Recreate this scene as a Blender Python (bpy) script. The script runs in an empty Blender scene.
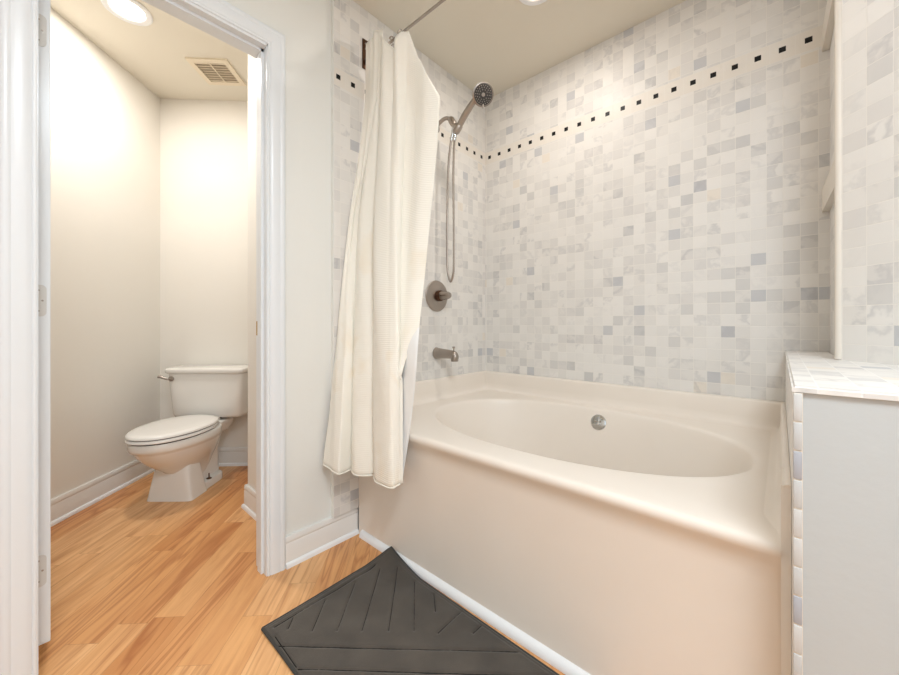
import bpy, bmesh, math, random
from mathutils import Vector, Matrix
PI = math.pi
random.seed(7)
scene = bpy.context.scene
COL = scene.collection

# ------------------------------------------------------------ camera
F, TH, Y0 = 368.7, 0.7307, 323.5
CX, CY, CH = 1.477, -2.0076, 0.9885
cam_data = bpy.data.cameras.new('camera')
cam = bpy.data.objects.new('camera', cam_data); COL.objects.link(cam)
cam.location = (CX, CY, CH); cam.rotation_euler = (PI/2, 0, TH)
cam_data.sensor_width = 36; cam_data.lens = F/899*36
cam_data.shift_y = -(337.5-Y0)/899
cam_data.clip_start = 0.01
scene.camera = cam

# ------------------------------------------------------------ world, exposure
w = bpy.data.worlds.new('world'); scene.world = w; w.use_nodes = True
w.node_tree.nodes['Background'].inputs[0].default_value = (0.75, 0.85, 1, 1)
w.node_tree.nodes['Background'].inputs[1].default_value = 0.6
scene.view_settings.view_transform = 'Standard'
scene.view_settings.look = 'None'
scene.view_settings.exposure = 0.08
scene.view_settings.gamma = 1.0
scene.view_settings.use_curve_mapping = False

def area(name, loc, target, sx, sy, power, color, shape='RECTANGLE', spread=PI):
    l = bpy.data.lights.new(name, 'AREA'); l.shape = shape; l.size = sx
    if shape in ('RECTANGLE', 'ELLIPSE'): l.size_y = sy
    l.energy = power; l.color = color; l.spread = spread
    o = bpy.data.objects.new(name, l); COL.objects.link(o); o.location = loc
    d = Vector(target)-Vector(loc)
    o.rotation_euler = d.to_track_quat('-Z', 'Y').to_euler()
    return o
# fill light added behind the camera, tinted like daylight, to brighten the room
area('added_fill_behind', (2.05, -3.36, 1.55), (1.0, -0.8, 1.15), 1.3, 1.2, 5, (0.82, 0.92, 1.0))
# second added fill light, out of view near the right-hand wall
area('added_fill_right', (3.1, -2.5, 2.05), (0.6, -1.3, 0.9), 1.0, 0.2, 5, (0.88, 0.94, 1.0))

# ------------------------------------------------------------ materials
def new_mat(name):
    m = bpy.data.materials.new(name); m.use_nodes = True
    nt = m.node_tree; b = nt.nodes['Principled BSDF']
    return m, nt, b
def lin(r, g, b):
    f = lambda c: ((c/255+0.055)/1.055)**2.4 if c/255 > 0.04045 else c/255/12.92
    return (f(r), f(g), f(b), 1)
def N(nt, t, **kw):
    n = nt.nodes.new(t)
    for k, v in kw.items(): setattr(n, k, v)
    return n
def math_n(nt, op, a, b=None, c=None):
    n = nt.nodes.new('ShaderNodeMath'); n.operation = op
    for i, v in enumerate((a, b, c)):
        if v is None: continue
        if isinstance(v, (int, float)): n.inputs[i].default_value = v
        else: nt.links.new(v, n.inputs[i])
    return n.outputs[0]
def mixc(nt, fac, a, b, mode='MIX'):
    n = nt.nodes.new('ShaderNodeMix'); n.data_type = 'RGBA'; n.blend_type = mode
    for i, v in ((0, fac), (6, a), (7, b)):
        if isinstance(v, (int, float)): n.inputs[i].default_value = v
        elif isinstance(v, tuple): n.inputs[i].default_value = v
        else: nt.links.new(v, n.inputs[i])
    return n.outputs[2]
def noise(nt, vec, scale, detail=3, rough=0.5, dist=0.0):
    n = nt.nodes.new('ShaderNodeTexNoise'); n.inputs['Scale'].default_value = scale
    n.inputs['Detail'].default_value = detail; n.inputs['Roughness'].default_value = rough
    n.inputs['Distortion'].default_value = dist
    if vec is not None: nt.links.new(vec, n.inputs['Vector'])
    return n
def ramp(nt, fac, stops, interp='LINEAR'):
    n = nt.nodes.new('ShaderNodeValToRGB'); n.color_ramp.interpolation = interp
    e = n.color_ramp.elements
    while len(e) < len(stops): e.new(0.5)
    for el, (p, c) in zip(e, stops): el.position = p; el.color = c
    nt.links.new(fac, n.inputs[0]); return n.outputs[0]
def bump(nt, h, strength, dist, b):
    n = nt.nodes.new('ShaderNodeBump'); n.inputs['Strength'].default_value = strength
    n.inputs['Distance'].default_value = dist
    nt.links.new(h, n.inputs['Height']); nt.links.new(n.outputs[0], b.inputs['Normal'])

def paint(name, rgb, rough=0.6, nscale=60, bstr=0.08, spec=0.3):
    m, nt, b = new_mat(name)
    tc = N(nt, 'ShaderNodeTexCoord')
    n = noise(nt, tc.outputs['Object'], 3.0, 4)
    c = lin(*rgb); c2 = tuple(x*0.965 for x in c[:3])+(1,)
    nt.links.new(mixc(nt, n.outputs[0], c, c2), b.inputs['Base Color'])
    b.inputs['Roughness'].default_value = rough
    b.inputs['Specular IOR Level'].default_value = spec
    n2 = noise(nt, tc.outputs['Object'], nscale, 3)
    bump(nt, n2.outputs[0], bstr, 0.004, b)
    return m
M_wall = paint('wall_paint', (238, 238, 233), 0.55)
M_pony_shaded = paint('half_wall_paint_shaded', (198, 202, 202), 0.5, 45, 0.15)  # wall paint greyed: the half wall's shade is put into its colour
M_wall_toilet = paint('toilet_room_paint', (242, 238, 230), 0.6)
M_ceil = paint('ceiling_paint', (232, 226, 212), 0.8, 90, 0.12)
M_ceil_toilet = paint('toilet_ceiling_paint', (236, 230, 216), 0.8, 90, 0.1)
M_trim = paint('trim_gloss_paint', (236, 240, 243), 0.28, 18, 0.06, 0.5)
M_base = paint('baseboard_paint', (238, 236, 232), 0.3, 18, 0.05, 0.5)
M_shoe = paint('shoe_paint', (246, 247, 248), 0.3, 18, 0.05, 0.5)
M_porcelain = paint('porcelain', (243, 240, 234), 0.12, 5, 0.0, 0.6)
M_plastic = paint('seat_plastic', (246, 243, 238), 0.2, 5, 0.0, 0.5)
M_grille = paint('vent_plastic', (240, 228, 205), 0.5, 5, 0.0)
M_dark = paint('dark_gap', (205, 188, 165), 0.8)

def simple(name, rgb, rough, metal=0.0):
    m, nt, b = new_mat(name)
    b.inputs['Base Color'].default_value = lin(*rgb); b.inputs['Roughness'].default_value = rough
    b.inputs['Metallic'].default_value = metal
    tc = N(nt, 'ShaderNodeTexCoord'); n = noise(nt, tc.outputs['Object'], 120, 2)
    r = math_n(nt, 'MULTIPLY_ADD', n.outputs[0], 0.12, rough-0.06)
    nt.links.new(r, b.inputs['Roughness'])
    return m
M_nickel = simple('brushed_nickel', (170, 161, 153), 0.33, 1.0)
M_bronze = simple('dark_bronze', (96, 72, 58), 0.35, 1.0)
M_chrome = simple('chrome', (205, 208, 210), 0.12, 1.0)
M_brass = simple('brass', (190, 150, 80), 0.3, 1.0)
M_rubber = simple('dark_rubber', (62, 60, 58), 0.6)
M_hinge = paint('hinge_paint', (222, 221, 217), 0.35, 60, 0.1)
M_black = simple('black_plastic', (28, 27, 27), 0.5)

def tub_mat():
    m, nt, b = new_mat('cultured_marble_tub')
    tc = N(nt, 'ShaderNodeTexCoord'); n = noise(nt, tc.outputs['Object'], 1.6, 5, 0.55, 0.6)
    c = ramp(nt, n.outputs[0], [(0.3, lin(236, 226, 214)), (0.7, lin(240, 231, 220))])
    nt.links.new(c, b.inputs['Base Color'])
    b.inputs['Roughness'].default_value = 0.33; b.inputs['Specular IOR Level'].default_value = 0.4
    return m
M_tub = tub_mat()

def tile_mat(name, pitch=0.0508, off=(0, 0), band=None, dots=None, tone=1.0, grout=(238, 234, 227)):
    """square marble mosaic in metres of the UV map; band=(z0,z1) plain border strip, dots=(offset,spacing,zc)"""
    m, nt, b = new_mat(name)
    uv = N(nt, 'ShaderNodeUVMap'); uv.uv_map = 'UVMap'
    sep = N(nt, 'ShaderNodeSeparateXYZ'); nt.links.new(uv.outputs[0], sep.inputs[0])
    U, V = sep.outputs[0], sep.outputs[1]
    pu, pv = (pitch if isinstance(pitch, tuple) else (pitch, pitch))
    su = math_n(nt, 'DIVIDE', math_n(nt, 'SUBTRACT', U, off[0]), pu)
    sv = math_n(nt, 'DIVIDE', math_n(nt, 'SUBTRACT', V, off[1]), pv)
    iu, iv = math_n(nt, 'FLOOR', su), math_n(nt, 'FLOOR', sv)
    fu, fv = math_n(nt, 'SUBTRACT', su, iu), math_n(nt, 'SUBTRACT', sv, iv)
    def edge(f, p):   # distance in m from nearest joint
        d = math_n(nt, 'MINIMUM', f, math_n(nt, 'SUBTRACT', 1.0, f))
        return math_n(nt, 'MULTIPLY', d, p)
    def lt(d, wd):     # 1 inside a joint
        n = N(nt, 'ShaderNodeMapRange'); n.interpolation_type = 'SMOOTHSTEP'
        n.inputs[1].default_value = wd*0.6; n.inputs[2].default_value = wd*1.5
        n.inputs[3].default_value = 1.0; n.inputs[4].default_value = 0.0
        nt.links.new(d, n.inputs[0]); return n.outputs[0]
    gr = lt(math_n(nt, 'MINIMUM', edge(fu, pu), edge(fv, pv)), 0.0011)
    cb = N(nt, 'ShaderNodeCombineXYZ'); nt.links.new(iu, cb.inputs[0]); nt.links.new(iv, cb.inputs[1])
    cb.inputs[2].default_value = (off[0]*3.1+pu*7)
    wn = N(nt, 'ShaderNodeTexWhiteNoise'); wn.noise_dimensions = '3D'; nt.links.new(cb.outputs[0], wn.inputs['Vector'])
    base = ramp(nt, wn.outputs['Value'], [
        (0.0, lin(234, 231, 226)), (0.30, lin(231, 228, 223)), (0.54, lin(227, 224, 219)), (0.76, lin(221, 218, 214)),
        (0.91, lin(212, 210, 207)), (0.962, lin(201, 200, 199)), (0.972, lin(231, 223, 211)), (0.982, lin(193, 194, 197))], 'CONSTANT')
    # veins
    sepc = N(nt, 'ShaderNodeSeparateColor'); nt.links.new(wn.outputs['Color'], sepc.inputs[0])
    sh = N(nt, 'ShaderNodeVectorMath', operation='MULTIPLY_ADD')
    nt.links.new(wn.outputs['Color'], sh.inputs[0]); sh.inputs[1].default_value = (9, 9, 9)
    nt.links.new(uv.outputs[0], sh.inputs[2])
    v1 = noise(nt, sh.outputs[0], 9, 4, 0.55, 0.25)
    vein = N(nt, 'ShaderNodeMapRange'); vein.interpolation_type = 'SMOOTHSTEP'
    nt.links.new(math_n(nt, 'ABSOLUTE', math_n(nt, 'SUBTRACT', v1.outputs[0], 0.5)), vein.inputs[0])
    vein.inputs[1].default_value = 0.0; vein.inputs[2].default_value = 0.085
    vein.inputs[3].default_value = 1.0; vein.inputs[4].default_value = 0.0
    amt = math_n(nt, 'POWER', sepc.outputs[1], 3.0)
    vf = math_n(nt, 'MULTIPLY', math_n(nt, 'MULTIPLY', vein.outputs[0], amt), 0.34)
    c = mixc(nt, vf, base, lin(140, 142, 150))
    v2 = noise(nt, sh.outputs[0], 9, 3, 0.5, 0.5)
    c = mixc(nt, math_n(nt, 'MULTIPLY', v2.outputs[0], 0.30), c, lin(237, 232, 225))
    rough = 0.42
    c = mixc(nt, math_n(nt, 'MULTIPLY', gr, 0.8), c, lin(*grout))
    hgt = gr
    if band:
        ins = math_n(nt, 'MULTIPLY', math_n(nt, 'GREATER_THAN', V, band[0]), math_n(nt, 'LESS_THAN', V, band[1]))
        bf = math_n(nt, 'FRACT', math_n(nt, 'DIVIDE', math_n(nt, 'SUBTRACT', U, dots[0]), dots[1]))
        jb = math_n(nt, 'MULTIPLY', math_n(nt, 'ABSOLUTE', math_n(nt, 'SUBTRACT', bf, 0.5)), dots[1])
        g2 = lt(jb, 0.0009)
        e1 = math_n(nt, 'ABSOLUTE', math_n(nt, 'SUBTRACT', V, band[0])); e2 = math_n(nt, 'ABSOLUTE', math_n(nt, 'SUBTRACT', V, band[1]))
        g3 = lt(math_n(nt, 'MINIMUM', e1, e2), 0.0011)
        gb = math_n(nt, 'MAXIMUM', g2, g3)
        n3 = noise(nt, uv.outputs[0], 14, 3)
        cbnd = mixc(nt, n3.outputs[0], lin(236, 230, 221), lin(231, 225, 216))
        cbnd = mixc(nt, math_n(nt, 'MULTIPLY', gb, 0.6), cbnd, lin(*grout))
        dx = math_n(nt, 'MULTIPLY', math_n(nt, 'MINIMUM', bf, math_n(nt, 'SUBTRACT', 1.0, bf)), dots[1])
        dz = math_n(nt, 'ABSOLUTE', math_n(nt, 'SUBTRACT', V, dots[2]))
        dd = math_n(nt, 'LESS_THAN', math_n(nt, 'MAXIMUM', dx, dz), 0.0108)
        cbnd = mixc(nt, dd, cbnd, lin(14, 14, 15))
        c = mixc(nt, ins, c, cbnd)
    nt.links.new(c, b.inputs['Base Color'])
    b.inputs['Roughness'].default_value = rough; b.inputs['Specular IOR Level'].default_value = 0.28
    inv = math_n(nt, 'SUBTRACT', 1.0, hgt)
    bump(nt, inv, 0.35, 0.0012, b)
    return m
ZD = 2.0959
DS = 0.0762
BAND = (ZD-0.042, ZD+0.038)
M_tile_back = tile_mat('marble_mosaic_back', off=(1.5878, 0.673), band=BAND, dots=(0.0365, DS, ZD))
M_tile_left = tile_mat('marble_mosaic_left', off=(-0.02, 0.673), band=BAND, dots=(-0.0355, DS, ZD))
M_tile_end = tile_mat('marble_mosaic_end', off=(0.0, 0.88))
M_tile_diag = tile_mat('marble_mosaic_column', pitch=(0.060, 0.0555), off=(0.004, 0.873))
M_tile_cap = tile_mat('marble_mosaic_cap', pitch=(0.0508, 0.0508), off=(0.031, -1.117), grout=(240, 238, 234))
M_marble = tile_mat('marble_slab', pitch=3.0, off=(-1.1, -1.3))
M_nose = paint('beige_bullnose', (228, 220, 208), 0.35, 20, 0.03)

def floor_mat():
    m, nt, b = new_mat('laminate_floor')
    uv = N(nt, 'ShaderNodeUVMap'); uv.uv_map = 'UVMap'
    sep = N(nt, 'ShaderNodeSeparateXYZ'); nt.links.new(uv.outputs[0], sep.inputs[0])
    A, B = sep.outputs[0], sep.outputs[1]       # A across strips, B along
    W = 0.098
    sa = math_n(nt, 'DIVIDE', A, W); ia = math_n(nt, 'FLOOR', sa); fa = math_n(nt, 'SUBTRACT', sa, ia)
    w1 = N(nt, 'ShaderNodeTexWhiteNoise'); w1.noise_dimensions = '1D'; nt.links.new(ia, w1.inputs['W'])
    sb = math_n(nt, 'ADD', math_n(nt, 'DIVIDE', B, 0.62), math_n(nt, 'MULTIPLY', w1.outputs['Value'], 7.0))
    ib = math_n(nt, 'FLOOR', sb); fb = math_n(nt, 'SUBTRACT', sb, ib)
    cb = N(nt, 'ShaderNodeCombineXYZ'); nt.links.new(ia, cb.inputs[0]); nt.links.new(ib, cb.inputs[1])
    wn = N(nt, 'ShaderNodeTexWhiteNoise'); wn.noise_dimensions = '2D'; nt.links.new(cb.outputs[0], wn.inputs['Vector'])
    base = ramp(nt, wn.outputs['Value'], [(0.0, lin(222, 160, 102)), (0.25, lin(236, 182, 124)), (0.5, lin(243, 196, 142)),
                                          (0.75, lin(230, 172, 114)), (1.0, lin(208, 144, 88))])
    sc = N(nt, 'ShaderNodeVectorMath', operation='MULTIPLY'); nt.links.new(uv.outputs[0], sc.inputs[0]); sc.inputs[1].default_value = (1, 0.085, 1)
    sh = N(nt, 'ShaderNodeVectorMath', operation='MULTIPLY_ADD'); nt.links.new(wn.outputs['Color'], sh.inputs[0])
    sh.inputs[1].default_value = (5, 5, 5); nt.links.new(sc.outputs[0], sh.inputs[2])
    g1 = noise(nt, sh.outputs[0], 26, 5, 0.6, 1.1)
    gr1 = ramp(nt, g1.outputs[0], [(0.40, (0, 0, 0, 1)), (0.68, (1, 1, 1, 1))])
    c = mixc(nt, math_n(nt, 'MULTIPLY', gr1, 0.60), base, lin(196, 130, 78))
    g2 = noise(nt, sh.outputs[0], 160, 3, 0.6, 0.2)
    c = mixc(nt, math_n(nt, 'MULTIPLY', g2.outputs[0], 0.22), c, lin(190, 128, 74))
    # dark cathedral streaks in some strips
    g3 = noise(nt, sh.outputs[0], 9, 2, 0.5, 2.2)
    st = N(nt, 'ShaderNodeMapRange'); nt.links.new(math_n(nt, 'ABSOLUTE', math_n(nt, 'SUBTRACT', g3.outputs[0], 0.5)), st.inputs[0])
    st.inputs[1].default_value = 0; st.inputs[2].default_value = 0.05; st.inputs[3].default_value = 1; st.inputs[4].default_value = 0
    sepc = N(nt, 'ShaderNodeSeparateColor'); nt.links.new(wn.outputs['Color'], sepc.inputs[0])
    c = mixc(nt, math_n(nt, 'MULTIPLY', math_n(nt, 'MULTIPLY', st.outputs[0], sepc.outputs[0]), 0.75), c, lin(168, 98, 50))
    ea = math_n(nt, 'MULTIPLY', math_n(nt, 'MINIMUM', fa, math_n(nt, 'SUBTRACT', 1.0, fa)), W)
    eb = math_n(nt, 'MULTIPLY', math_n(nt, 'MINIMUM', fb, math_n(nt, 'SUBTRACT', 1.0, fb)), 0.62)
    ln = math_n(nt, 'LESS_THAN', math_n(nt, 'MINIMUM', ea, eb), 0.0007)
    c = mixc(nt, math_n(nt, 'MULTIPLY', ln, 0.45), c, lin(150, 96, 52))
    nt.links.new(c, b.inputs['Base Color'])
    b.inputs['Roughness'].default_value = 0.32; b.inputs['Specular IOR Level'].default_value = 0.4
    bump(nt, g2.outputs[0], 0.06, 0.001, b)
    return m
M_floor = floor_mat()

def curtain_mat(name, rgb, stain=True):
    m, nt, b = new_mat(name)
    tc = N(nt, 'ShaderNodeTexCoord'); n = noise(nt, tc.outputs['Object'], 4.5, 3, 0.5, 0.4)
    c = lin(*rgb)
    if stain:
        s = ramp(nt, n.outputs[0], [(0.60, (0, 0, 0, 1)), (0.74, (1, 1, 1, 1))])
        sz = N(nt, 'ShaderNodeSeparateXYZ'); nt.links.new(tc.outputs['Object'], sz.inputs[0])
        lo = N(nt, 'ShaderNodeMapRange'); nt.links.new(sz.outputs[2], lo.inputs[0])
        lo.inputs[1].default_value = 1.6; lo.inputs[2].default_value = 1.1; lo.inputs[3].default_value = 0; lo.inputs[4].default_value = 0.32
        c = mixc(nt, math_n(nt, 'MULTIPLY', s, lo.outputs[0]), c, lin(236, 208, 158))
        nt.links.new(c, b.inputs['Base Color'])
    else:
        b.inputs['Base Color'].default_value = c
    b.inputs['Roughness'].default_value = 0.85
    b.inputs['Sheen Weight'].default_value = 0.2
    wv = N(nt, 'ShaderNodeTexWave'); wv.bands_direction = 'Z'; wv.inputs['Scale'].default_value = 42
    wv.inputs['Distortion'].default_value = 0.4; nt.links.new(tc.outputs['Object'], wv.inputs['Vector'])
    bump(nt, wv.outputs['Fac'], 0.30 if stain else 0.05, 0.0015, b)
    return m
M_curtain = curtain_mat('cream_waffle_cloth', (248, 244, 233))
M_liner = curtain_mat('white_liner', (240, 240, 238), False)

def mat_mat():
    m, nt, b = new_mat('charcoal_microfibre')
    tc = N(nt, 'ShaderNodeTexCoord'); n = noise(nt, tc.outputs['Object'], 9, 4, 0.6)
    c = ramp(nt, n.outputs[0], [(0.3, lin(67, 61, 55)), (0.7, lin(82, 75, 67))])
    nt.links.new(c, b.inputs['Base Color'])
    b.inputs['Roughness'].default_value = 0.95; b.inputs['Sheen Weight'].default_value = 0.25
    n2 = noise(nt, tc.outputs['Object'], 500, 2); bump(nt, n2.outputs[0], 0.4, 0.002, b)
    return m
M_mat = mat_mat()
M_matedge = simple('charcoal_binding', (62, 61, 58), 0.9)
M_thread = simple('black_thread', (24, 23, 22), 0.95)

def emit(name, rgb, strength):
    m, nt, b = new_mat(name)
    b.inputs['Base Color'].default_value = (1, 1, 1, 1)
    b.inputs['Emission Color'].default_value = lin(*rgb); b.inputs['Emission Strength'].default_value = strength
    return m
M_lamp = emit('lamp_lens', (255, 246, 230), 9)
M_lamp2 = emit('lamp_lens_tub', (255, 232, 205), 3.0)

# ------------------------------------------------------------ helpers
def obj(name, bm, mat, parent=None, smooth=True, angle=35):
    bmesh.ops.recalc_face_normals(bm, faces=bm.faces)
    me = bpy.data.meshes.new(name); bm.to_mesh(me); bm.free()
    if mat: me.materials.append(mat)
    if smooth:
        me.polygons.foreach_set('use_smooth', [True]*len(me.polygons))
        me.set_sharp_from_angle(angle=math.radians(angle))
    o = bpy.data.objects.new(name, me); COL.objects.link(o)
    if parent: o.parent = parent
    return o
def struct(name, bm, mat, parent=None, **k):
    o = obj(name, bm, mat, parent, **k)
    if not parent: o['kind'] = 'structure'
    return o
def tag(o, label, cat, group=None):
    o['label'] = label; o['category'] = cat
    if group: o['group'] = group
    return o
def empty(name, loc=(0, 0, 0), rz=0):
    o = bpy.data.objects.new(name, None); COL.objects.link(o)
    o.empty_display_size = 0.05; o.location = loc; o.rotation_euler = (0, 0, rz); return o
def NB(): return bmesh.new()
def prism(bm, pts, z0, z1, uvf=None):
    """extrude plan polygon between heights"""
    lo = [bm.verts.new((x, y, z0)) for x, y in pts]; hi = [bm.verts.new((x, y, z1)) for x, y in pts]
    n = len(pts); fs = [bm.faces.new(lo[::-1]), bm.faces.new(hi)]
    for i in range(n): fs.append(bm.faces.new((lo[i], lo[(i+1) % n], hi[(i+1) % n], hi[i])))
    if uvf:
        uvl = bm.loops.layers.uv.get('UVMap') or bm.loops.layers.uv.new('UVMap')
        for f in fs:
            for l in f.loops: l[uvl].uv = uvf(l.vert.co)
    return fs
def box(bm, x0, x1, y0, y1, z0, z1, uvf=None): return prism(bm, [(x0, y0), (x1, y0), (x1, y1), (x0, y1)], z0, z1, uvf)
def rbox(x0, x1, y0, y1, z0, z1, r=0.005, seg=2):
    bm = NB(); box(bm, x0, x1, y0, y1, z0, z1)
    bmesh.ops.bevel(bm, geom=bm.edges[:], offset=r, segments=seg, affect='EDGES', profile=0.5); return bm
def loft(bm, rings, closed=True, cap=True):
    vs = [[bm.verts.new(p) for p in r] for r in rings]; n = len(rings[0])
    for a, b in zip(vs, vs[1:]):
        for i in range(n if closed else n-1):
            j = (i+1) % n; bm.faces.new((a[i], a[j], b[j], b[i]))
    if cap and closed:
        bm.faces.new(vs[0][::-1]); bm.faces.new(vs[-1])
    return vs
def frame(d):
    d = d.normalized(); up = Vector((0, 0, 1)) if abs(d.z) < 0.95 else Vector((1, 0, 0))
    a = d.cross(up).normalized(); return a, a.cross(d).normalized()
def smooth_path(pts, k=8, closed=False):
    P = [Vector(p) for p in pts]; out = []; n = len(P)
    for i in range(n if closed else n-1):
        if closed: p0, p1, p2, p3 = P[i-1], P[i], P[(i+1) % n], P[(i+2) % n]
        else: p0, p1, p2, p3 = P[max(i-1, 0)], P[i], P[i+1], P[min(i+2, n-1)]
        for j in range(k):
            t = j/k
            out.append(0.5*((2*p1)+(-p0+p2)*t+(2*p0-5*p1+4*p2-p3)*t*t+(-p0+3*p1-3*p2+p3)*t**3))
    if not closed: out.append(P[-1])
    return out
def tube(bm, pts, r, seg=12, cap=True):
    P = [Vector(p) for p in pts]; rings = []; a = None
    for i, p in enumerate(P):
        d = (P[min(i+1, len(P)-1)]-P[max(i-1, 0)]).normalized()
        if a is None: a, b = frame(d)
        else:
            a = (a-d*a.dot(d)).normalized(); b = a.cross(d).normalized()
        rr = r[i] if isinstance(r, (list, tuple)) else r
        rings.append([p+rr*(math.cos(t)*a+math.sin(t)*b) for t in (2*PI*k/seg for k in range(seg))])
    loft(bm, rings, True, cap)
def lathe(bm, prof, origin, axis, seg=32, cap=True):
    """prof: list of (radius, distance along axis)"""
    o = Vector(origin); ax = Vector(axis).normalized(); a, b = frame(ax)
    rings = [[o+ax*h+max(r, 1e-4)*(math.cos(t)*a+math.sin(t)*b) for t in (2*PI*k/seg for k in range(seg))] for r, h in prof]
    loft(bm, rings, True, cap)
def sweep_h(bm, prof, p0, p1, n, m0=0.0, m1=0.0):
    """prof: (out, z) polygon, swept along plan line p0->p1; n = outward plan normal; m = mitre factor at each end"""
    p0, p1, n = Vector(p0), Vector(p1), Vector(n).normalized(); t = (p1-p0).normalized(); rings = []
    for p, mm in ((p0, m0), (p1, m1)):
        rings.append([(p.x+n.x*o+t.x*o*mm, p.y+n.y*o+t.y*o*mm, z) for o, z in prof])
    loft(bm, rings, True, True)
def world_ray(u):       # plan direction of an image column, used once to lay out folds measured from the photo
    r = (u-449.5)/F
    return Vector((r*math.cos(TH)-math.sin(TH), r*math.sin(TH)+math.cos(TH)))
def at_y(u, Y):
    d = world_ray(u); return CX+d.x*(Y-CY)/d.y

D1 = Vector((-0.7071068, 0.7071068)); R1 = Vector((0.7071068, 0.7071068)); CAM = Vector((CX, CY))
H, HT = 2.489, 2.545
# plan points
A_ = Vector((-1.717, -1.444))                    # far left corner of the toilet room
B_ = A_+R1*1.49                                  # hidden right corner
DIAG0 = Vector((1.612, -0.418)); DG = Vector((0.7071068, -0.7071068)); DIAG1 = DIAG0+DG*2.2

# ------------------------------------------------------------ floor, ceilings
def floor_uv(co):
    v = Vector((co.x, co.y)); return (v.dot(R1)+10.02, v.dot(D1)+10)
bm = NB(); box(bm, -3.0, 3.6, -3.6, 0.3, -0.03, 0.0, floor_uv); struct('floor', bm, M_floor, smooth=False)
bm = NB(); box(bm, -0.058, 3.6, -3.6, 0.15, H, H+0.05); struct('ceiling', bm, M_ceil, smooth=False)
bm = NB(); prism(bm, [(-3.0, -3.6), (-0.058, -3.6), (-0.058, 0.15), (-3.0, 0.15)], HT, HT+0.05); struct('ceiling_toilet', bm, M_ceil_toilet, smooth=False)

# ------------------------------------------------------------ walls
DY0, DY1, DZ = -2.008, -1.404, 2.08              # door opening
TILE_Y = -1.129
bm = NB()
box(bm, -0.115, -0.022, DY1, 0.0, 0, HT); box(bm, -0.115, -0.022, -3.6, DY0, 0, HT); box(bm, -0.115, -0.022, DY0, DY1, DZ, HT)
struct('wall_left', bm, M_wall, smooth=False)
bm = NB(); box(bm, -0.022, 0.0, TILE_Y, 0.0, 0.123, H, lambda c: (-c.y, c.z)); struct('wall_left_tiled', bm, M_tile_left, smooth=False)
bm = NB(); box(bm, -0.022, 0.0, TILE_Y-0.003, TILE_Y, 0.123, H); struct('trim_1', bm, M_wall, smooth=False)
bm = NB(); box(bm, -0.12, 3.6, 0.0, 0.1, 0, H, lambda c: (c.x, c.z)); struct('wall_back', bm, M_tile_back, smooth=False)
bm = NB(); box(bm, 1.618, 1.9, -0.40, 0.0, 0, H, lambda c: (c.y+0.0, c.z)); struct('wall_right', bm, M_tile_end, smooth=False)
def diag_uv(c): return ((Vector((c.x, c.y))-DIAG0).dot(DG), c.z)
q = DIAG0; nrm = Vector((0.7071068, 0.7071068))
bm = NB(); pts = [q, DIAG1, DIAG1+nrm*0.12, q+nrm*0.12]
prism(bm, [(p.x, p.y) for p in pts], 0, H, diag_uv); struct('wall_right_diagonal', bm, M_tile_diag, smooth=False)
bm = NB()
tube(bm, [(1.6085, -0.411, 0.882), (1.6085, -0.411, H)], 0.0095, 12); struct('trim_2', bm, M_nose)
# walls of the toilet compartment
def slab_wall(name, p0, p1, n, z1, mat, th=0.08):
    bm = NB(); p0, p1, n = Vector(p0), Vector(p1), Vector(n)
    prism(bm, [(p.x, p.y) for p in (p0, p1, p1+n*th, p0+n*th)], 0, z1); return struct(name, bm, mat, smooth=False)
LW1 = A_-D1*2.25
slab_wall('wall_toilet_left', A_+D1*0.08, LW1, -R1, HT, M_wall_toilet)
slab_wall('wall_toilet_back', A_-R1*0.08, B_, D1, HT, M_wall_toilet)
bm = NB(); prism(bm, [(-0.654, -1.255), (-0.115, -1.255), (-0.115, 0), (-0.654, 0)], 0, HT); struct('wall_toilet_right', bm, M_wall_toilet, smooth=False)
# walls around the camera
bm = NB(); X0, X1, Z0, Z1 = 1.4, 2.7, 0.95, 2.15
box(bm, -0.1, X0, -3.6, -3.5, 0, H); box(bm, X1, 3.6, -3.6, -3.5, 0, H); box(bm, X0, X1, -3.6, -3.5, 0, Z0); box(bm, X0, X1, -3.6, -3.5, Z1, H)
struct('wall_front', bm, M_wall, smooth=False)
bm = NB(); box(bm, 3.3, 3.4, -3.6, -2.0, 0, H); struct('wall_right_far', bm, M_wall, smooth=False)
bm = NB()
for a in ((X0, X0+0.05, Z0, Z1), (X1-0.05, X1, Z0, Z1), (X0, X1, Z0, Z0+0.05), (X0, X1, Z1-0.05, Z1), (2.03, 2.07, Z0, Z1)):
    box(bm, a[0], a[1], -3.56, -3.49, a[2], a[3])
struct('window_added_1', bm, M_trim, smooth=False)  # unseen window frame, added to go with the fill light behind the camera

# ------------------------------------------------------------ half wall at the foot of the tub
PY, PX, PZ = -1.117, 1.4945, 0.88
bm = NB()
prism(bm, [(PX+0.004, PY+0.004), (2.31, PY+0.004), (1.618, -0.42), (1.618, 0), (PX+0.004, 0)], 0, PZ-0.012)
struct('wall_half', bm, M_pony_shaded, smooth=False)
bm = NB()
prism(bm, [(PX-0.002, PY-0.002), (2.31, PY-0.002), (1.612, -0.418), (1.618, 0), (PX-0.002, 0)], PZ-0.012, PZ, lambda c: (c.x-PX, c.y))
bmesh.ops.bevel(bm, geom=[e for e in bm.edges if all(v.co.z > PZ-0.001 for v in e.verts)], offset=0.004, segments=2, affect='EDGES')
struct('wall_half_cap', bm, M_tile_cap)
bm = NB(); box(bm, PX-0.0005, PX+0.004, PY, 0.0, 0, PZ-0.012, lambda c: (c.y, c.z)); struct('wall_half_side_tiles', bm, M_tile_end, smooth=False)
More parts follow.
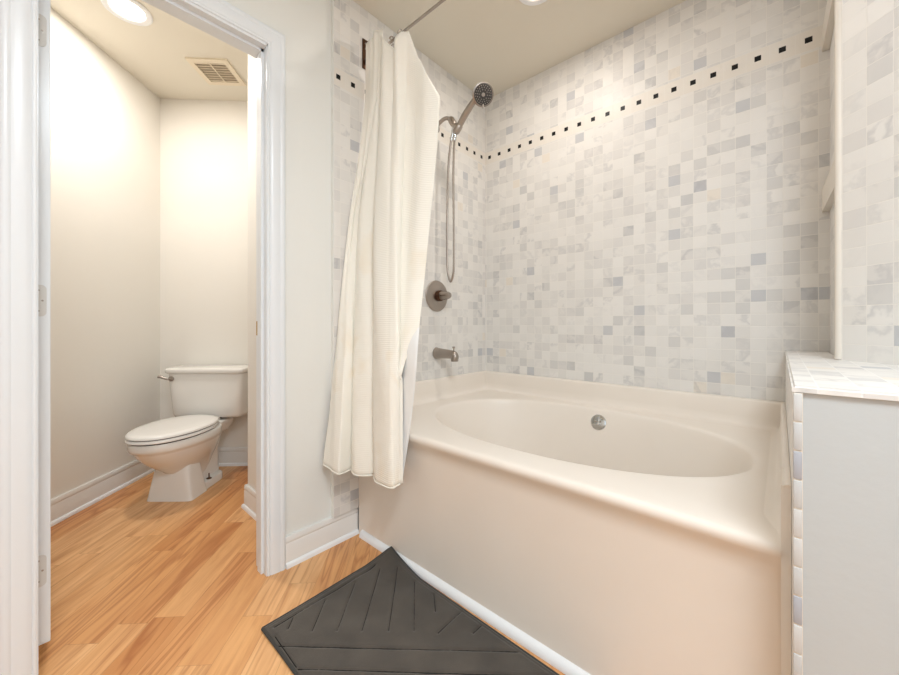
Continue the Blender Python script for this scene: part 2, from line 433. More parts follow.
# bullnose tiles up the free edge
NT = 17
random.seed(3)
M_b = [paint('bullnose_marble_%s' % k, c, 0.3, 30, 0.03) for k, c in (('white', (210, 210, 208)), ('pearl', (203, 204, 203)), ('grey', (180, 183, 190)))]
strip = empty('trim_3', (PX, PY, 0)); strip['kind'] = 'structure'
zt = PZ-0.014; k = 0
while zt > 0:
    z0 = max(0, zt-0.0485)
    if zt-z0 > 0.006:
        b2 = rbox(0, 0.0115, -0.0035, 0.004, z0, zt-0.0006, 0.0016, 2)
        obj('edge_tile', b2, M_b[2] if k in (2, 7, 12) else M_b[random.choice((0, 0, 1))], strip)
    zt -= 0.0508; k += 1
b2 = NB(); box(b2, 0.0005, 0.0125, -0.0015, 0.003, 0, PZ-0.013); obj('grout_line', b2, M_nose, strip, smooth=False)

# marble ledges in the corner over the foot of the tub
for k, (z0, z1, lab) in enumerate(((1.415, 1.50, 'pinkish marble shower ledge on the right end wall, lower of the two'),
                                   (2.03, 2.115, 'pinkish marble shower ledge on the right end wall, upper one near the top'))):
    b2 = NB(); prism(b2, [(1.597, -0.001), (1.6178, -0.001), (1.6178, -0.385), (1.604, -0.385)], z0, z1, lambda c: (c.y, c.z))
    tag(obj('shower_ledge', b2, M_nose, None, smooth=False), lab, 'shelf', 'shower ledges')

# ------------------------------------------------------------ baseboards
BASE = [(0, 0), (0.014, 0), (0.014, 0.090), (0.0115, 0.096), (0.014, 0.101), (0.014, 0.109), (0.0125, 0.113), (0.0125, 0.119), (0.010, 0.123), (0, 0.123)]
SHOE = [(0.014, 0), (0.025, 0), (0.0248, 0.007), (0.0235, 0.013), (0.0205, 0.0175), (0.017, 0.0195), (0.014, 0.0195)]
def baseboard(name, p0, p1, n, m0=0, m1=0):
    bm = NB(); sweep_h(bm, BASE, p0, p1, n, m0, m1); o = struct(name, bm, M_base)
    bm = NB(); sweep_h(bm, SHOE, p0, p1, n, m0, m1); obj('shoe_moulding', bm, M_shoe, o); return o
baseboard('baseboard_left', (-0.022, -1.341), (-0.022, -1.0), (1, 0))
baseboard('baseboard_left_near', (-0.022, -3.5), (-0.022, -2.076), (1, 0))
baseboard('baseboard_toilet_left', A_, LW1, R1, 1, 0)
baseboard('baseboard_toilet_back', B_, A_, -D1, 0, -1)
baseboard('baseboard_toilet_right', (-0.654, -1.255), (-0.115, -1.255), (0, -1), -1, 0)
baseboard('baseboard_toilet_chase', (-0.654, -0.45), (-0.654, -1.255), (-1, 0), 0, 1)
# round moulding at the foot of the tub
QR = [(0, 0), (0.0175, 0), (0.017, 0.007), (0.0145, 0.015), (0.0105, 0.022), (0.005, 0.027), (0, 0.029)]
bm = NB(); sweep_h(bm, QR, (0.028, -0.9995), (PX-0.001, -0.9995), (0, -1), 0, 0); struct('baseboard_tub', bm, M_shoe)

# ------------------------------------------------------------ door casing, jambs
# casing profile: (distance from opening edge, proud of wall)
CAS = [(0, 0), (0, 0.009), (0.003, 0.011), (0.007, 0.0105), (0.009, 0.0085), (0.013, 0.0125), (0.022, 0.0145), (0.040, 0.0165),
       (0.046, 0.0155), (0.049, 0.018), (0.058, 0.019), (0.063, 0.0175), (0.066, 0.014), (0.066, 0)]
root = empty('door_1', (0, 0, 0)); root['kind'] = 'structure'
def casing(pts_fn):
    bm = NB(); rings = []
    for k in range(2): rings.append([pts_fn(w_, o_, k) for w_, o_ in CAS])
    loft(bm, rings, True, True); return bm
IY0, IY1, IZ = -2.009, -1.408, 2.083
obj('casing', casing(lambda a, o, k: (o-0.022, IY1+a, 0 if k == 0 else IZ+a)), M_trim, root)
obj('casing', casing(lambda a, o, k: (o-0.022, IY0-a, 0 if k == 0 else IZ+a)), M_trim, root)
obj('casing', casing(lambda a, o, k: (o-0.022, (IY0-a) if k == 0 else (IY1+a), IZ+a)), M_trim, root)
bm = NB(); box(bm, -0.118, -0.016, DY1-0.008, DY1+0.01, 0, IZ-0.002); box(bm, -0.118, -0.016, DY0-0.015, DY0+0.001, 0, IZ-0.002)
box(bm, -0.118, -0.016, DY0-0.01, DY1+0.01, IZ-0.010, IZ+0.012)
obj('jamb', bm, M_trim, root, smooth=False)
bm = NB(); box(bm, -0.080, -0.045, DY1-0.018, DY1-0.006, 0, IZ-0.004); box(bm, -0.080, -0.045, DY0, DY1-0.006, IZ-0.021, IZ-0.008)
obj('door_stop', bm, M_trim, root, smooth=False)
b2 = rbox(-0.115, -0.088, DY1-0.0095, DY1-0.0075, 0.94, 0.998, 0.0008, 1); obj('strike_plate', b2, M_brass, root)
# open door leaf, hinge edge towards the room
door = empty('door_2', (-0.122, -2.018, 0)); door['kind'] = 'structure'
b2 = rbox(-0.60, 0.0, 0.0, 0.035, 0.054, 2.055, 0.0015, 1); obj('door_slab', b2, M_trim, door)
for zc in (1.84, 1.055, 0.27):
    hb = NB(); w_, h_, r_ = 0.026, 0.092, 0.012; pts = [(0, -h_/2), (w_-r_, -h_/2)]
    for k in range(7): t = -PI/2+PI/2*k/6; pts.append((w_-r_+r_*math.cos(t), -h_/2+r_+r_*math.sin(t)))
    for k in range(7): t = PI/2*k/6; pts.append((w_-r_+r_*math.cos(t), h_/2-r_+r_*math.sin(t)))
    pts.append((0, h_/2))
    loft(hb, [[(x, 0.001+y, zc+z) for y, z in pts] for x in (-0.0005, 0.0014)])
    h = obj('hinge', hb, M_hinge, door, smooth=False)
    for yy, dz in ((0.011, 0.03), (0.019, 0.0), (0.011, -0.03)):
        sb = NB(); lathe(sb, [(0.0026, 0), (0.0026, 0.0006), (0.001, 0.0009)], (0.0012, yy, zc+dz), (1, 0, 0), 10); obj('screw', sb, M_nickel, h)

# ------------------------------------------------------------ bathtub
TX0, TX1, TYF, DKZ, FLZ = 0.001, 1.4935, -1.03, 0.553, 0.672
tub = empty('bathtub', (0.75, -0.5, 0))
tag(tub, 'cream built-in bathtub with oval basin below the marble mosaic walls', 'bathtub')
ox, oy = -0.75, -0.5
def L(x, y, z): return (x-0.75, y+0.5, z)
bm = NB(); NSEG = 160
def sup(a, b, n, t):
    c, s = math.cos(t), math.sin(t)
    return (a*abs(c)**(2/n)*(1 if c >= 0 else -1), b*abs(s)**(2/n)*(1 if s >= 0 else -1))
BX, BYc = 0.78, -0.495
def ell(a, b, z, n=2.2, dx=0, dy=0):
    return [L(BX+dx+sup(a, b, n, 2*PI*k/NSEG)[0], BYc+dy+sup(a, b, n, 2*PI*k/NSEG)[1], z) for k in range(NSEG)]
rings = [ell(0.02, 0.012, 0.115), ell(0.30, 0.17, 0.118), ell(0.42, 0.235, 0.125), ell(0.47, 0.27, 0.145), ell(0.505, 0.30, 0.19), ell(0.545, 0.33, 0.28),
         ell(0.58, 0.358, 0.40), ell(0.612, 0.382, 0.48), ell(0.627, 0.394, 0.525), ell(0.633, 0.400, 0.541), ell(0.639, 0.405, 0.5495), ell(0.648, 0.413, 0.553), ell(0.660, 0.423, 0.5537)]
x0, x1, y0, y1 = 0.012, 1.480, -1.012, -0.012
def rect_pt(k):
    t = 2*PI*k/NSEG; sx, sy = sup(0.660, 0.423, 2.2, t); dx, dy = sx, sy
    ks = []
    if dx > 1e-9: ks.append((x1-BX)/dx)
    if dx < -1e-9: ks.append((x0-BX)/dx)
    if dy > 1e-9: ks.append((y1-BYc)/dy)
    if dy < -1e-9: ks.append((y0-BYc)/dy)
    m_ = min(v for v in ks if v > 0); return BX+dx*m_, BYc+dy*m_
R = [rect_pt(k) for k in range(NSEG)]
for cxn, cyn in ((x0, y0), (x0, y1), (x1, y0), (x1, y1)):
    i = min(range(NSEG), key=lambda j: (R[j][0]-cxn)**2+(R[j][1]-cyn)**2); R[i] = (cxn, cyn)
inner = rings[-1]
for f_ in (0.5,):
    rings.append([(inner[k][0]*(1-f_)+L(*R[k], 0)[0]*f_, inner[k][1]*(1-f_)+L(*R[k], 0)[1]*f_, DKZ+0.001) for k in range(NSEG)])
rings.append([L(*R[k], DKZ) for k in range(NSEG)])
vs = loft(bm, rings, True, False); bm.faces.new(vs[0])
# raised flange round three sides, open to the front: profile (inset from wall, z)
FP = [(0.0, DKZ-0.03), (0.0, FLZ), (0.004, FLZ+0.001), (0.011, FLZ-0.002), (0.014, FLZ-0.010), (0.0145, DKZ+0.045), (0.018, DKZ+0.02), (0.028, DKZ+0.005), (0.045, DKZ+0.0005), (0.045, DKZ-0.03)]
def fl_ring(p, n1, n2, cut=1.0):   # p corner plan, moves along n1 and n2
    return [L(p[0]+min(o, cut)*(n1[0]+n2[0]), p[1]+min(o, cut)*(n1[1]+n2[1]), z if o <= cut else min(z, DKZ-0.003)) for o, z in FP]
path = [((TX0, -1.029), (1, 0), (0, 0), 0.0146), ((TX0, -0.90), (1, 0), (0, 0)), ((TX0, -0.0015), (1, 0), (0, -1)), ((TX1, -0.0015), (-1, 0), (0, -1)), ((TX1, -0.90), (-1, 0), (0, 0)), ((TX1, -1.029), (-1, 0), (0, 0), 0.0146)]
loft(bm, [fl_ring(*a) for a in path], True, True)
# front skirt with a soft rolled lip
SK = [(-1.000, DKZ+0.0004), (-1.019, DKZ), (-1.026, DKZ-0.0025), (-1.0305, DKZ-0.007), (-1.033, DKZ-0.013), (-1.033, DKZ-0.020), (-1.029, DKZ-0.030),
      (-1.020, DKZ-0.042), (-1.011, DKZ-0.062), (-1.006, DKZ-0.095), (-1.001, 0.25), (-0.999, 0.0), (-0.97, 0.0), (-0.97, DKZ-0.05)]
loft(bm, [[L(x, y, z) for y, z in SK] for x in (TX0, 1.479)], True, True)
SK2 = [(-0.9, FLZ-0.003), (-1.026, FLZ-0.003), (-1.030, FLZ-0.008), (-1.030, 0.0), (-0.9, 0.0)]
loft(bm, [[L(x, y, z) for y, z in SK2] for x in (1.4785, TX1)], True, True)
obj('tub_shell', bm, M_tub, tub, angle=50)
# overflow plate
nn = Vector((0, -1, 0.27)).normalized(); oc = Vector(L(0.792, -0.110, 0.487))
bm = NB(); lathe(bm, [(0.037, -0.014), (0.0385, 0.002), (0.037, 0.006), (0.029, 0.0085), (0.001, 0.0095)], oc, nn, 36)
ov = obj('overflow_plate', bm, M_chrome, tub); ov['label'] = 'round chrome overflow plate'
bm = NB()
for s in (-1, 1): lathe(bm, [(0.0035, 0.004), (0.0035, 0.0105), (0.002, 0.0115)], oc+Vector((s*0.013, 0, 0.004)), nn, 12)
tube(bm, [oc+nn*0.010+Vector((-0.013, 0, 0.004)), oc+nn*0.012+Vector((0, 0, 0.001)), oc+nn*0.010+Vector((0.013, 0, 0.004))], 0.0016, 8)
obj('overflow_screws', bm, M_nickel, ov)
bm = NB(); lathe(bm, [(0.03, 0), (0.03, 0.003), (0.02, 0.004), (0.012, 0.012), (0.001, 0.014)], L(0.80, -0.45, 0.115), (0, 0, 1), 28); obj('drain', bm, M_chrome, tub)

# ------------------------------------------------------------ tub spout, valve
SPY = -0.476
sp = empty('tub_spout', (0, SPY, 0.818)); tag(sp, 'brushed nickel tub spout low on the tiled wall above the tub', 'faucet')
bm = NB()
prof = []
for x, rz, dz in ((0.0, 0.031, 0), (0.004, 0.034, 0), (0.012, 0.031, 0), (0.05, 0.027, 0.0), (0.10, 0.0245, -0.001), (0.125, 0.0235, -0.003), (0.14, 0.0215, -0.007), (0.150, 0.015, -0.014), (0.154, 0.006, -0.02)):
    x *= 1.08; prof.append([(x, rz*0.92*math.cos(t), dz+rz*math.sin(t)) for t in (2*PI*k/28 for k in range(28))])
loft(bm, prof); obj('spout_body', bm, M_nickel, sp)
bm = NB(); lathe(bm, [(0.0215, 0), (0.0225, 0.012), (0.0205, 0.036), (0.018, 0.036), (0.018, 0.030), (0.001, 0.030)], (0.142, 0, -0.002), (0, 0, -1), 28); obj('outlet', bm, M_nickel, sp)
bm = NB(); lathe(bm, [(0.0035, 0), (0.0035, 0.018), (0.007, 0.0185), (0.008, 0.024), (0.0065, 0.029), (0.001, 0.030)], (0.136, 0, 0.015), (0, 0, 1), 16); obj('diverter_knob', bm, M_nickel, sp)

VY, VZ = -0.472, 1.147
va = empty('shower_valve', (0, VY, VZ)); tag(va, 'round brushed nickel shower valve plate with projecting handle on tiled wall', 'shower valve')
bm = NB(); lathe(bm, [(0.089, 0), (0.0895, 0.004), (0.086, 0.008), (0.074, 0.0105), (0.060, 0.0108), (0.056, 0.013), (0.034, 0.016), (0.001, 0.017)], (0, 0, 0), (1, 0, 0), 48); obj('escutcheon', bm, M_nickel, va)
bm = NB(); lathe(bm, [(0.030, 0.013), (0.032, 0.02), (0.031, 0.036), (0.027, 0.042), (0.001, 0.043)], (0, 0, 0), (1, 0, 0), 32)
h = obj('handle_base', bm, M_bronze, va)
bm = NB(); rg = []
for x, wy, hz in ((0.034, 0.021, 0.021), (0.045, 0.0245, 0.0245), (0.07, 0.025, 0.023), (0.092, 0.022, 0.019), (0.103, 0.015, 0.013), (0.106, 0.004, 0.004)):
    rg.append([(x, sup(wy, hz, 2.6, t)[0], sup(wy, hz, 2.6, t)[1]) for t in (2*PI*k/28 for k in range(28))])
loft(bm, rg); h = obj('handle', bm, M_nickel, va)
bm = NB()
for k in range(10):
    t = 2*PI*k/10; c_, s_ = math.cos(t), math.sin(t)
    tube(bm, [(0.048, 0.0235*c_, 0.0235*s_), (0.07, 0.0245*c_, 0.0225*s_), (0.09, 0.0215*c_, 0.0185*s_)], 0.0022, 6)
obj('grip_ribs', bm, M_bronze, h)

# ------------------------------------------------------------ hand shower
SY = -0.48
hs = empty('hand_shower', (0, SY, 2.10)); tag(hs, 'brushed nickel hand shower on wall arm with long looped hose', 'shower')
def S(x, z, y=0.0): return (x, y, z-2.10)
bm = NB(); lathe(bm, [(0.030, 0), (0.030, 0.004), (0.024, 0.010), (0.013, 0.014), (0.001, 0.014)], S(0, 2.115), (1, 0, 0), 28); obj('wall_flange', bm, M_nickel, hs)
bm = NB(); tube(bm, smooth_path([S(0.0, 2.115), S(0.035, 2.133), S(0.072, 2.141), (0.105, 0, 0.029), S(0.128, 2.105)], 8), 0.0105, 16); obj('shower_arm', bm, M_nickel, hs)
bm = NB(); tube(bm, [S(0.113, 2.127), S(0.122, 2.114), S(0.138, 2.088), S(0.146, 2.076)], [0.014, 0.019, 0.019, 0.013], 16); obj('pivot_nut', bm, M_nickel, hs)
bm = NB(); lathe(bm, [(0.014, -0.026), (0.020, -0.020), (0.021, 0.0), (0.020, 0.018), (0.016, 0.024)], S(0.168, 2.052), (0.62, 0.1, 0.78), 20)
tube(bm, [S(0.142, 2.082), S(0.160, 2.060)], 0.014, 12)
obj('cradle', bm, M_nickel, hs)
bm = NB()
hp = smooth_path([S(0.152, 2.030), S(0.168, 2.050), S(0.215, 2.102), S(0.262, 2.142), S(0.300, 2.170)], 6)
nH = len(hp); tube(bm, hp, [0.0135+0.004*math.sin(PI*i/(nH-1)) for i in range(nH)], 18); obj('handle', bm, M_nickel, hs)
# head: disc facing down into the tub and towards the room
hc = Vector(S(0.338, 2.166)); hn = Vector((0.72, -0.50, -0.50)).normalized()
bm = NB(); lathe(bm, [(0.012, -0.034), (0.030, -0.030), (0.046, -0.018), (0.054, -0.004), (0.0565, 0.004), (0.0555, 0.009), (0.051, 0.0105), (0.049, 0.008), (0.001, 0.008)], hc, hn, 40)
hd = obj('shower_head', bm, M_nickel, hs)
ha, hb_ = frame(hn)
bm = NB(); lathe(bm, [(0.048, 0.0078), (0.048, 0.0098), (0.001, 0.0098)], hc, hn, 36); obj('spray_face', bm, M_rubber, hd)
bm = NB()
for rr, n_ in ((0.041, 22), (0.032, 16), (0.022, 10), (0.0, 1)):
    for k in range(n_):
        t = 2*PI*k/n_; p = hc+ha*rr*math.cos(t)+hb_*rr*math.sin(t)
        lathe(bm, [(0.0026 if rr else 0.010, 0.0098), (0.0018 if rr else 0.009, 0.0125), (0.0005, 0.0127)], p, hn, 8)
obj('nozzles', bm, M_nickel, hd)
bm = NB(); e_ = hc-Vector((0, 0, 1))*0.052+hn*0.004; tube(bm, [e_, e_-Vector((0.0, 0, 0.014)), e_-Vector((0, 0, 0.018))], [0.0045, 0.0045, 0.002], 10); obj('spray_lever', bm, M_nickel, hd)
bm = NB()
hose = smooth_path([S(0.152, 2.032), S(0.143, 1.98), S(0.137, 1.80), S(0.140, 1.55), S(0.141, 1.36), S(0.137, 1.27), S(0.118, 1.222), S(0.098, 1.265), S(0.090, 1.36),
                    S(0.092, 1.60), S(0.099, 1.85), S(0.118, 1.99), S(0.140, 2.062)], 14)
tube(bm, hose, [0.0068 if i % 2 else 0.0060 for i in range(len(hose))], 10); obj('hose', bm, M_nickel, hs)
bm = NB()
for p0, p1 in ((S(0.152, 2.036), S(0.145, 1.993)), (S(0.140, 2.064), S(0.121, 2.0))): tube(bm, [p0, p1], [0.0105, 0.0085], 14)
obj('hose_nut', bm, M_chrome, hs)

# ------------------------------------------------------------ curtain rod
RY, RZ = -0.965, 2.236
rod = empty('curtain_rod', (0, RY, RZ)); tag(rod, 'thin metal shower curtain rod running across under the ceiling', 'curtain rod')
bm = NB(); tube(bm, [(0.004, 0, 0), (2.150, 0, -0.004)], 0.0055, 16); obj('rod', bm, M_nickel, rod)
b2 = rbox(0.0005, 0.007, -0.017, 0.017, -0.035, 0.105, 0.002, 2); pl = obj('wall_bracket', b2, M_bronze, rod)
bm = NB(); lathe(bm, [(0.013, 0.006), (0.0125, 0.03), (0.011, 0.032), (0.001, 0.032)], (0, 0, 0), (1, 0, 0), 20); obj('rod_socket', bm, M_bronze, pl)
bm = NB()
for z in (0.085, 0.06): lathe(bm, [(0.006, 0.006), (0.005, 0.0095), (0.001, 0.0105)], (0, 0, z), (1, 0, 0), 14)
obj('screw', bm, M_nickel, pl)

# ------------------------------------------------------------ curtain
cu = empty('shower_curtain', (0, 0, 0)); tag(cu, 'cream waffle shower curtain bunched beside the tub, hanging outside the skirt', 'curtain')
ZR = [2.215, 1.95, 1.43, 0.87, 0.58, 0.352]
# fold valleys: image columns and plan depth at those heights
VAL = [
    dict(u=[366, 363, 348, 336, 329, 322.5], y=[-0.990, -1.00, -1.06, -1.135, -1.165, -1.195]),
    dict(u=[374, 369, 353, 345, 341, 338], y=[-0.980, -0.985, -1.035, -1.125, -1.165, -1.192]),
    dict(u=[380, 375, 358.5, 354.5, 353.5, 353], y=[-0.978, -0.978, -1.005, -1.06, -1.075, -1.09]),
    dict(u=[383, 380.5, 375.5, 374, 374, 374], y=[-0.978, -0.975, -0.995, -1.05, -1.072, -1.09]),
    dict(u=[395, 393, 390, 388.5, 388, 388], y=[-0.990, -0.985, -1.03, -1.102, -1.122, -1.140]),
    dict(u=[407, 406, 402, 400, 400, 400], y=[-0.985, -0.955, -0.985, -1.060, -1.08, -1.10]),
]
BUL = [0.012, 0.034, 0.042, 0.045, 0.045]
SHARP = [0.9, 0.6, 0.6, 0.75, 0.75]
def interp(arr, z):
    if z >= ZR[0]: return arr[0]
    for i in range(len(ZR)-1):
        if z >= ZR[i+1]:
            t = (ZR[i]-z)/(ZR[i]-ZR[i+1])
            # monotone-ish smoothing by catmull with clamped ends
            p0, p1, p2, p3 = arr[max(i-1, 0)], arr[i], arr[i+1], arr[min(i+2, len(arr)-1)]
            return 0.5*((2*p1)+(-p0+p2)*t+(2*p0-5*p1+4*p2-p3)*t*t+(-p0+3*p1-3*p2+p3)*t**3)
    return arr[-1]
def val_pt(k, z):
    Y = interp(VAL[k]['y'], z); U = interp(VAL[k]['u'], z)
    if k == 0:
        d = world_ray(U); hug = Vector((0.005, CY+d.y*(0.005-CX)/d.x)); free = Vector((max(0.016, at_y(U, Y)), Y))
        f_ = min(1.0, max(0.0, (z-2.14)/0.07)); return hug*(1-f_)+free*f_
    return Vector((max(0.006, at_y(U, Y)), Y))
NS, NZ = 26, 90
def fold_grid(k, bulge, hem, topz, skew=0.35):
    cols = []
    for i in range(NS+1):
        s = i/NS; col = []
        for j in range(NZ+1):
            t = j/NZ; zt = topz(s); z = zt+(hem(s)-zt)*t
            a, b = val_pt(k, z), val_pt(k+1, z); d = b-a; n = Vector((d.y, -d.x)).normalized()
            if n.dot(Vector((0.75, -0.65))) < 0: n = -n
            bl = bulge*((0.5+0.5*t) if k == 2 else (0.55+0.5*t-0.75*t*t))*min(1.0, d.length/0.05)
            e = max(0.0, math.sin(PI*s))**SHARP[k]
            wob = 0.004*math.sin(7*z+5*s+k)*math.sin(PI*s)
            p = a+d*(s+0.05*math.sin(2*PI*s)*skew)+n*(bl*e+wob)
            col.append((max(0.006, p.x), p.y, z))
        cols.append(col)
    return cols
bm = NB(); grids = []
HM = 0.366
tops = [lambda s: 2.288+0.012*s, lambda s: 2.300+0.010*s, lambda s: 2.310-0.012*math.sin(PI*s), lambda s: 2.300-0.135*s**0.8, lambda s: 2.165+0.035*min(1.0, 1.3*s)]
hems = [lambda s: HM+0.012-0.006*s, lambda s: HM+0.004-0.006*math.sin(PI*s), lambda s: HM-0.004*math.sin(PI*s), lambda s: HM-0.004+0.014*s, lambda s: HM+0.010+0.006*s]
for k in range(5): grids.append(fold_grid(k, BUL[k], hems[k], tops[k]))
allc = []
for gi, g in enumerate(grids): allc += g if gi == 0 else g[1:]
# loose end panel drooping from the last hook
EZ = [1.925, 1.72, 1.40, 1.16, 0.98, 0.93, 0.87, 0.79]; EU = [440, 437.5, 430, 424.5, 419.5, 415.5, 407.5, 401.5]; EY = [-0.90, -0.91, -0.945, -0.98, -1.015, -1.03, -1.05, -1.075]
def evalE(t):
    x = t*(len(EZ)-1); i = min(int(x), len(EZ)-2); f_ = x-i
    g = lambda a: a[i]*(1-f_)+a[i+1]*f_
    Y = g(EY); return Vector((at_y(g(EU), Y), Y, g(EZ)))
flap = []
tt = []
for i in range(1, 25):
    s = i/24; col = []
    for j in range(NZ+1):
        t = j/NZ
        # left boundary follows valley 3 from the top to the full hem, right boundary ends higher
        zl = 2.222+(HM+0.016-2.222)*t; a2 = val_pt(5, zl); a = Vector((a2.x, a2.y, zl))
        # choose right boundary at matching height fraction
        tz = min(1.0, max(0.0, (2.222-zl)/(2.222-0.79)))
        # arc-length style remap of E curve by height
        zt = 1.925+(0.79-1.925)*tz
        idx = 0
        while idx < len(EZ)-2 and EZ[idx+1] > zt: idx += 1
        f_ = min(1, max(0, (EZ[idx]-zt)/(EZ[idx]-EZ[idx+1])))
        Y = EY[idx]*(1-f_)+EY[idx+1]*f_; U = EU[idx]*(1-f_)+EU[idx+1]*f_
        e = Vector((at_y(U, Y), Y, zt))
        if tz >= 1.0: e = a+Vector((0.002, 0.012, 0))
        p = a+(e-a)*s
        if tz < 1: 
            p.z += (0.030*math.sin(PI*s)-0.085*min(1.0, 3*s)*(1-s))*(1-tz)   # the top edge sags between hook and corner
            p.y += 0.012*math.sin(2*PI*s)*(1-tz); p.y -= 0.010*math.sin(PI*s)
        col.append(tuple(p))
    flap.append(col)
allc += flap
vsx = [[bm.verts.new(p) for p in col] for col in allc]
for a, b in zip(vsx, vsx[1:]):
    for j in range(NZ): bm.faces.new((a[j], a[j+1], b[j+1], b[j]))
o = obj('curtain_cloth', bm, M_curtain, cu, angle=80)
md = o.modifiers.new('thick', 'SOLIDIFY'); md.thickness = 0.0022; md.offset = 0
# hem roll
bm = NB(); tube(bm, [Vector(c[-1])+Vector((0.0012, -0.0015, 0.003)) for c in allc[:NS*5+1]], 0.0028, 8); obj('hem', bm, M_curtain, cu)
# liner
bm = NB(); LZ = [1.10, 0.98, 0.90, 0.80, 0.70, 0.60, 0.50, 0.385]; LU = [419, 418, 416.5, 415, 413, 410.5, 407.5, 403.5]
cols = []
for i in range(13):
    s = i/12; col = []
    for z, U in zip(LZ, LU):
        Y = -1.053+max(0.0, z-0.86)*0.28-0.006*math.sin(PI*s*2+z*9); xr = at_y(U, Y); xl = at_y(386, Y-0.01)
        col.append((xl+(xr-xl)*s, Y-0.008*math.sin(PI*2.5*s+z*3), z))
    cols.append(smooth_path(col, 5))
vsx = [[bm.verts.new(p) for p in col] for col in cols]
for a, b in zip(vsx, vsx[1:]):
    for j in range(len(a)-1): bm.faces.new((a[j], a[j+1], b[j+1], b[j]))
o = obj('liner', bm, M_liner, cu, angle=80); md = o.modifiers.new('thick', 'SOLIDIFY'); md.thickness = 0.001; md.offset = 0
o['label'] = 'smooth white plastic liner'
# hooks round the rod
for x, tilt in ((0.045, 0.2), (0.075, -0.2), (0.115, 0.1), (0.200, 0.35), (0.212, -0.35), (0.262, 0.1)):
    bm = NB(); R_ = 0.017
    pts = [(x+tilt*0.02*math.cos(t), RY+R_*math.sin(t), RZ-0.006+R_*1.25*math.cos(t)) for t in (2*PI*k/20 for k in range(21))]
    tube(bm, pts, 0.0022, 8, False)
    lathe(bm, [(0.001, -0.005), (0.0055, -0.003), (0.0055, 0.003), (0.001, 0.005)], (x, RY-0.006, RZ-0.031), (1, -1, 0), 12)
    obj('hook', bm, M_nickel, cu)

# ------------------------------------------------------------ toilet
TP = CAM+R1*(-1.425)+D1*2.652
toi = empty('toilet', (TP.x, TP.y, 0), math.radians(45+180-0)-PI/2)
# local axes: +y = out from the wall, x = sideways
toi.rotation_euler = (0, 0, math.atan2(-D1.y, -D1.x)-PI/2+math.radians(-2.6))
toi.scale = (1, 1, 0.957)
tag(toi, 'white two-piece toilet with closed lid against the far wall', 'toilet')
def oval(w_, f0, f1, z, n=2.15, egg=0.0, seg=56, x0=0.0):
    fc, fl = (f0+f1)/2, (f1-f0)/2; out = []
    for k in range(seg):
        t = 2*PI*k/seg; x, y = sup(w_, fl, n, t)
        x *= 1-egg*(y/fl)
        out.append((x0+x, fc+y, z))
    return out
# bowl
bm = NB()
loft(bm, [oval(0.070, 0.24, 0.46, 0.06, 2.6), oval(0.078, 0.23, 0.48, 0.12, 2.6), oval(0.090, 0.21, 0.52, 0.165, 2.4, 0.05), oval(0.115, 0.20, 0.575, 0.205, 2.2, 0.06), oval(0.140, 0.20, 0.625, 0.245, 2.2, 0.08),
          oval(0.160, 0.20, 0.662, 0.285, 2.2, 0.09), oval(0.171, 0.20, 0.685, 0.318, 2.2, 0.10), oval(0.174, 0.20, 0.692, 0.330, 2.2, 0.10), oval(0.180, 0.20, 0.704, 0.336, 2.2, 0.10),
          oval(0.183, 0.20, 0.710, 0.350, 2.2, 0.10), oval(0.183, 0.20, 0.710, 0.378, 2.2, 0.10), oval(0.178, 0.205, 0.704, 0.385, 2.2, 0.10)])
obj('bowl', bm, M_porcelain, toi, angle=60)
# rear deck under the tank
bm = NB(); loft(bm, [oval(0.085, 0.03, 0.34, 0.30, 4), oval(0.110, 0.03, 0.33, 0.345, 4), oval(0.118, 0.03, 0.32, 0.375, 4), oval(0.114, 0.035, 0.315, 0.382, 4)]); obj('tank_deck', bm, M_porcelain, toi, angle=60)
# pedestal: flat sloped front block, waist, low foot
bm = NB()
loft(bm, [oval(0.128, 0.37, 0.525, 0.0, 9), oval(0.124, 0.372, 0.522, 0.02, 9), oval(0.110, 0.38, 0.515, 0.10, 8), oval(0.099, 0.385, 0.508, 0.17, 6), oval(0.094, 0.39, 0.50, 0.215, 5)])
loft(bm, [oval(0.082, 0.15, 0.44, 0.02, 4), oval(0.074, 0.15, 0.44, 0.09, 4), oval(0.072, 0.14, 0.43, 0.20, 3.5), oval(0.082, 0.12, 0.43, 0.28, 3.5), oval(0.090, 0.08, 0.40, 0.34, 3.5)])
loft(bm, [oval(0.116, 0.175, 0.46, 0.0, 5), oval(0.116, 0.175, 0.46, 0.036, 5), oval(0.112, 0.179, 0.46, 0.044, 5), oval(0.100, 0.190, 0.46, 0.047, 5)])
obj('pedestal', bm, M_porcelain, toi, angle=40)
for s in (-1, 1):
    bm = NB(); lathe(bm, [(0.014, 0), (0.015, 0.002), (0.012, 0.005), (0.0035, 0.006), (0.0035, 0.034), (0.001, 0.035)], (s*0.100, 0.325, 0.047), (0, 0, 1), 16)
    b_ = obj('floor_bolt', bm, M_bronze, toi); b_['label'] = 'bare dark floor bolt'
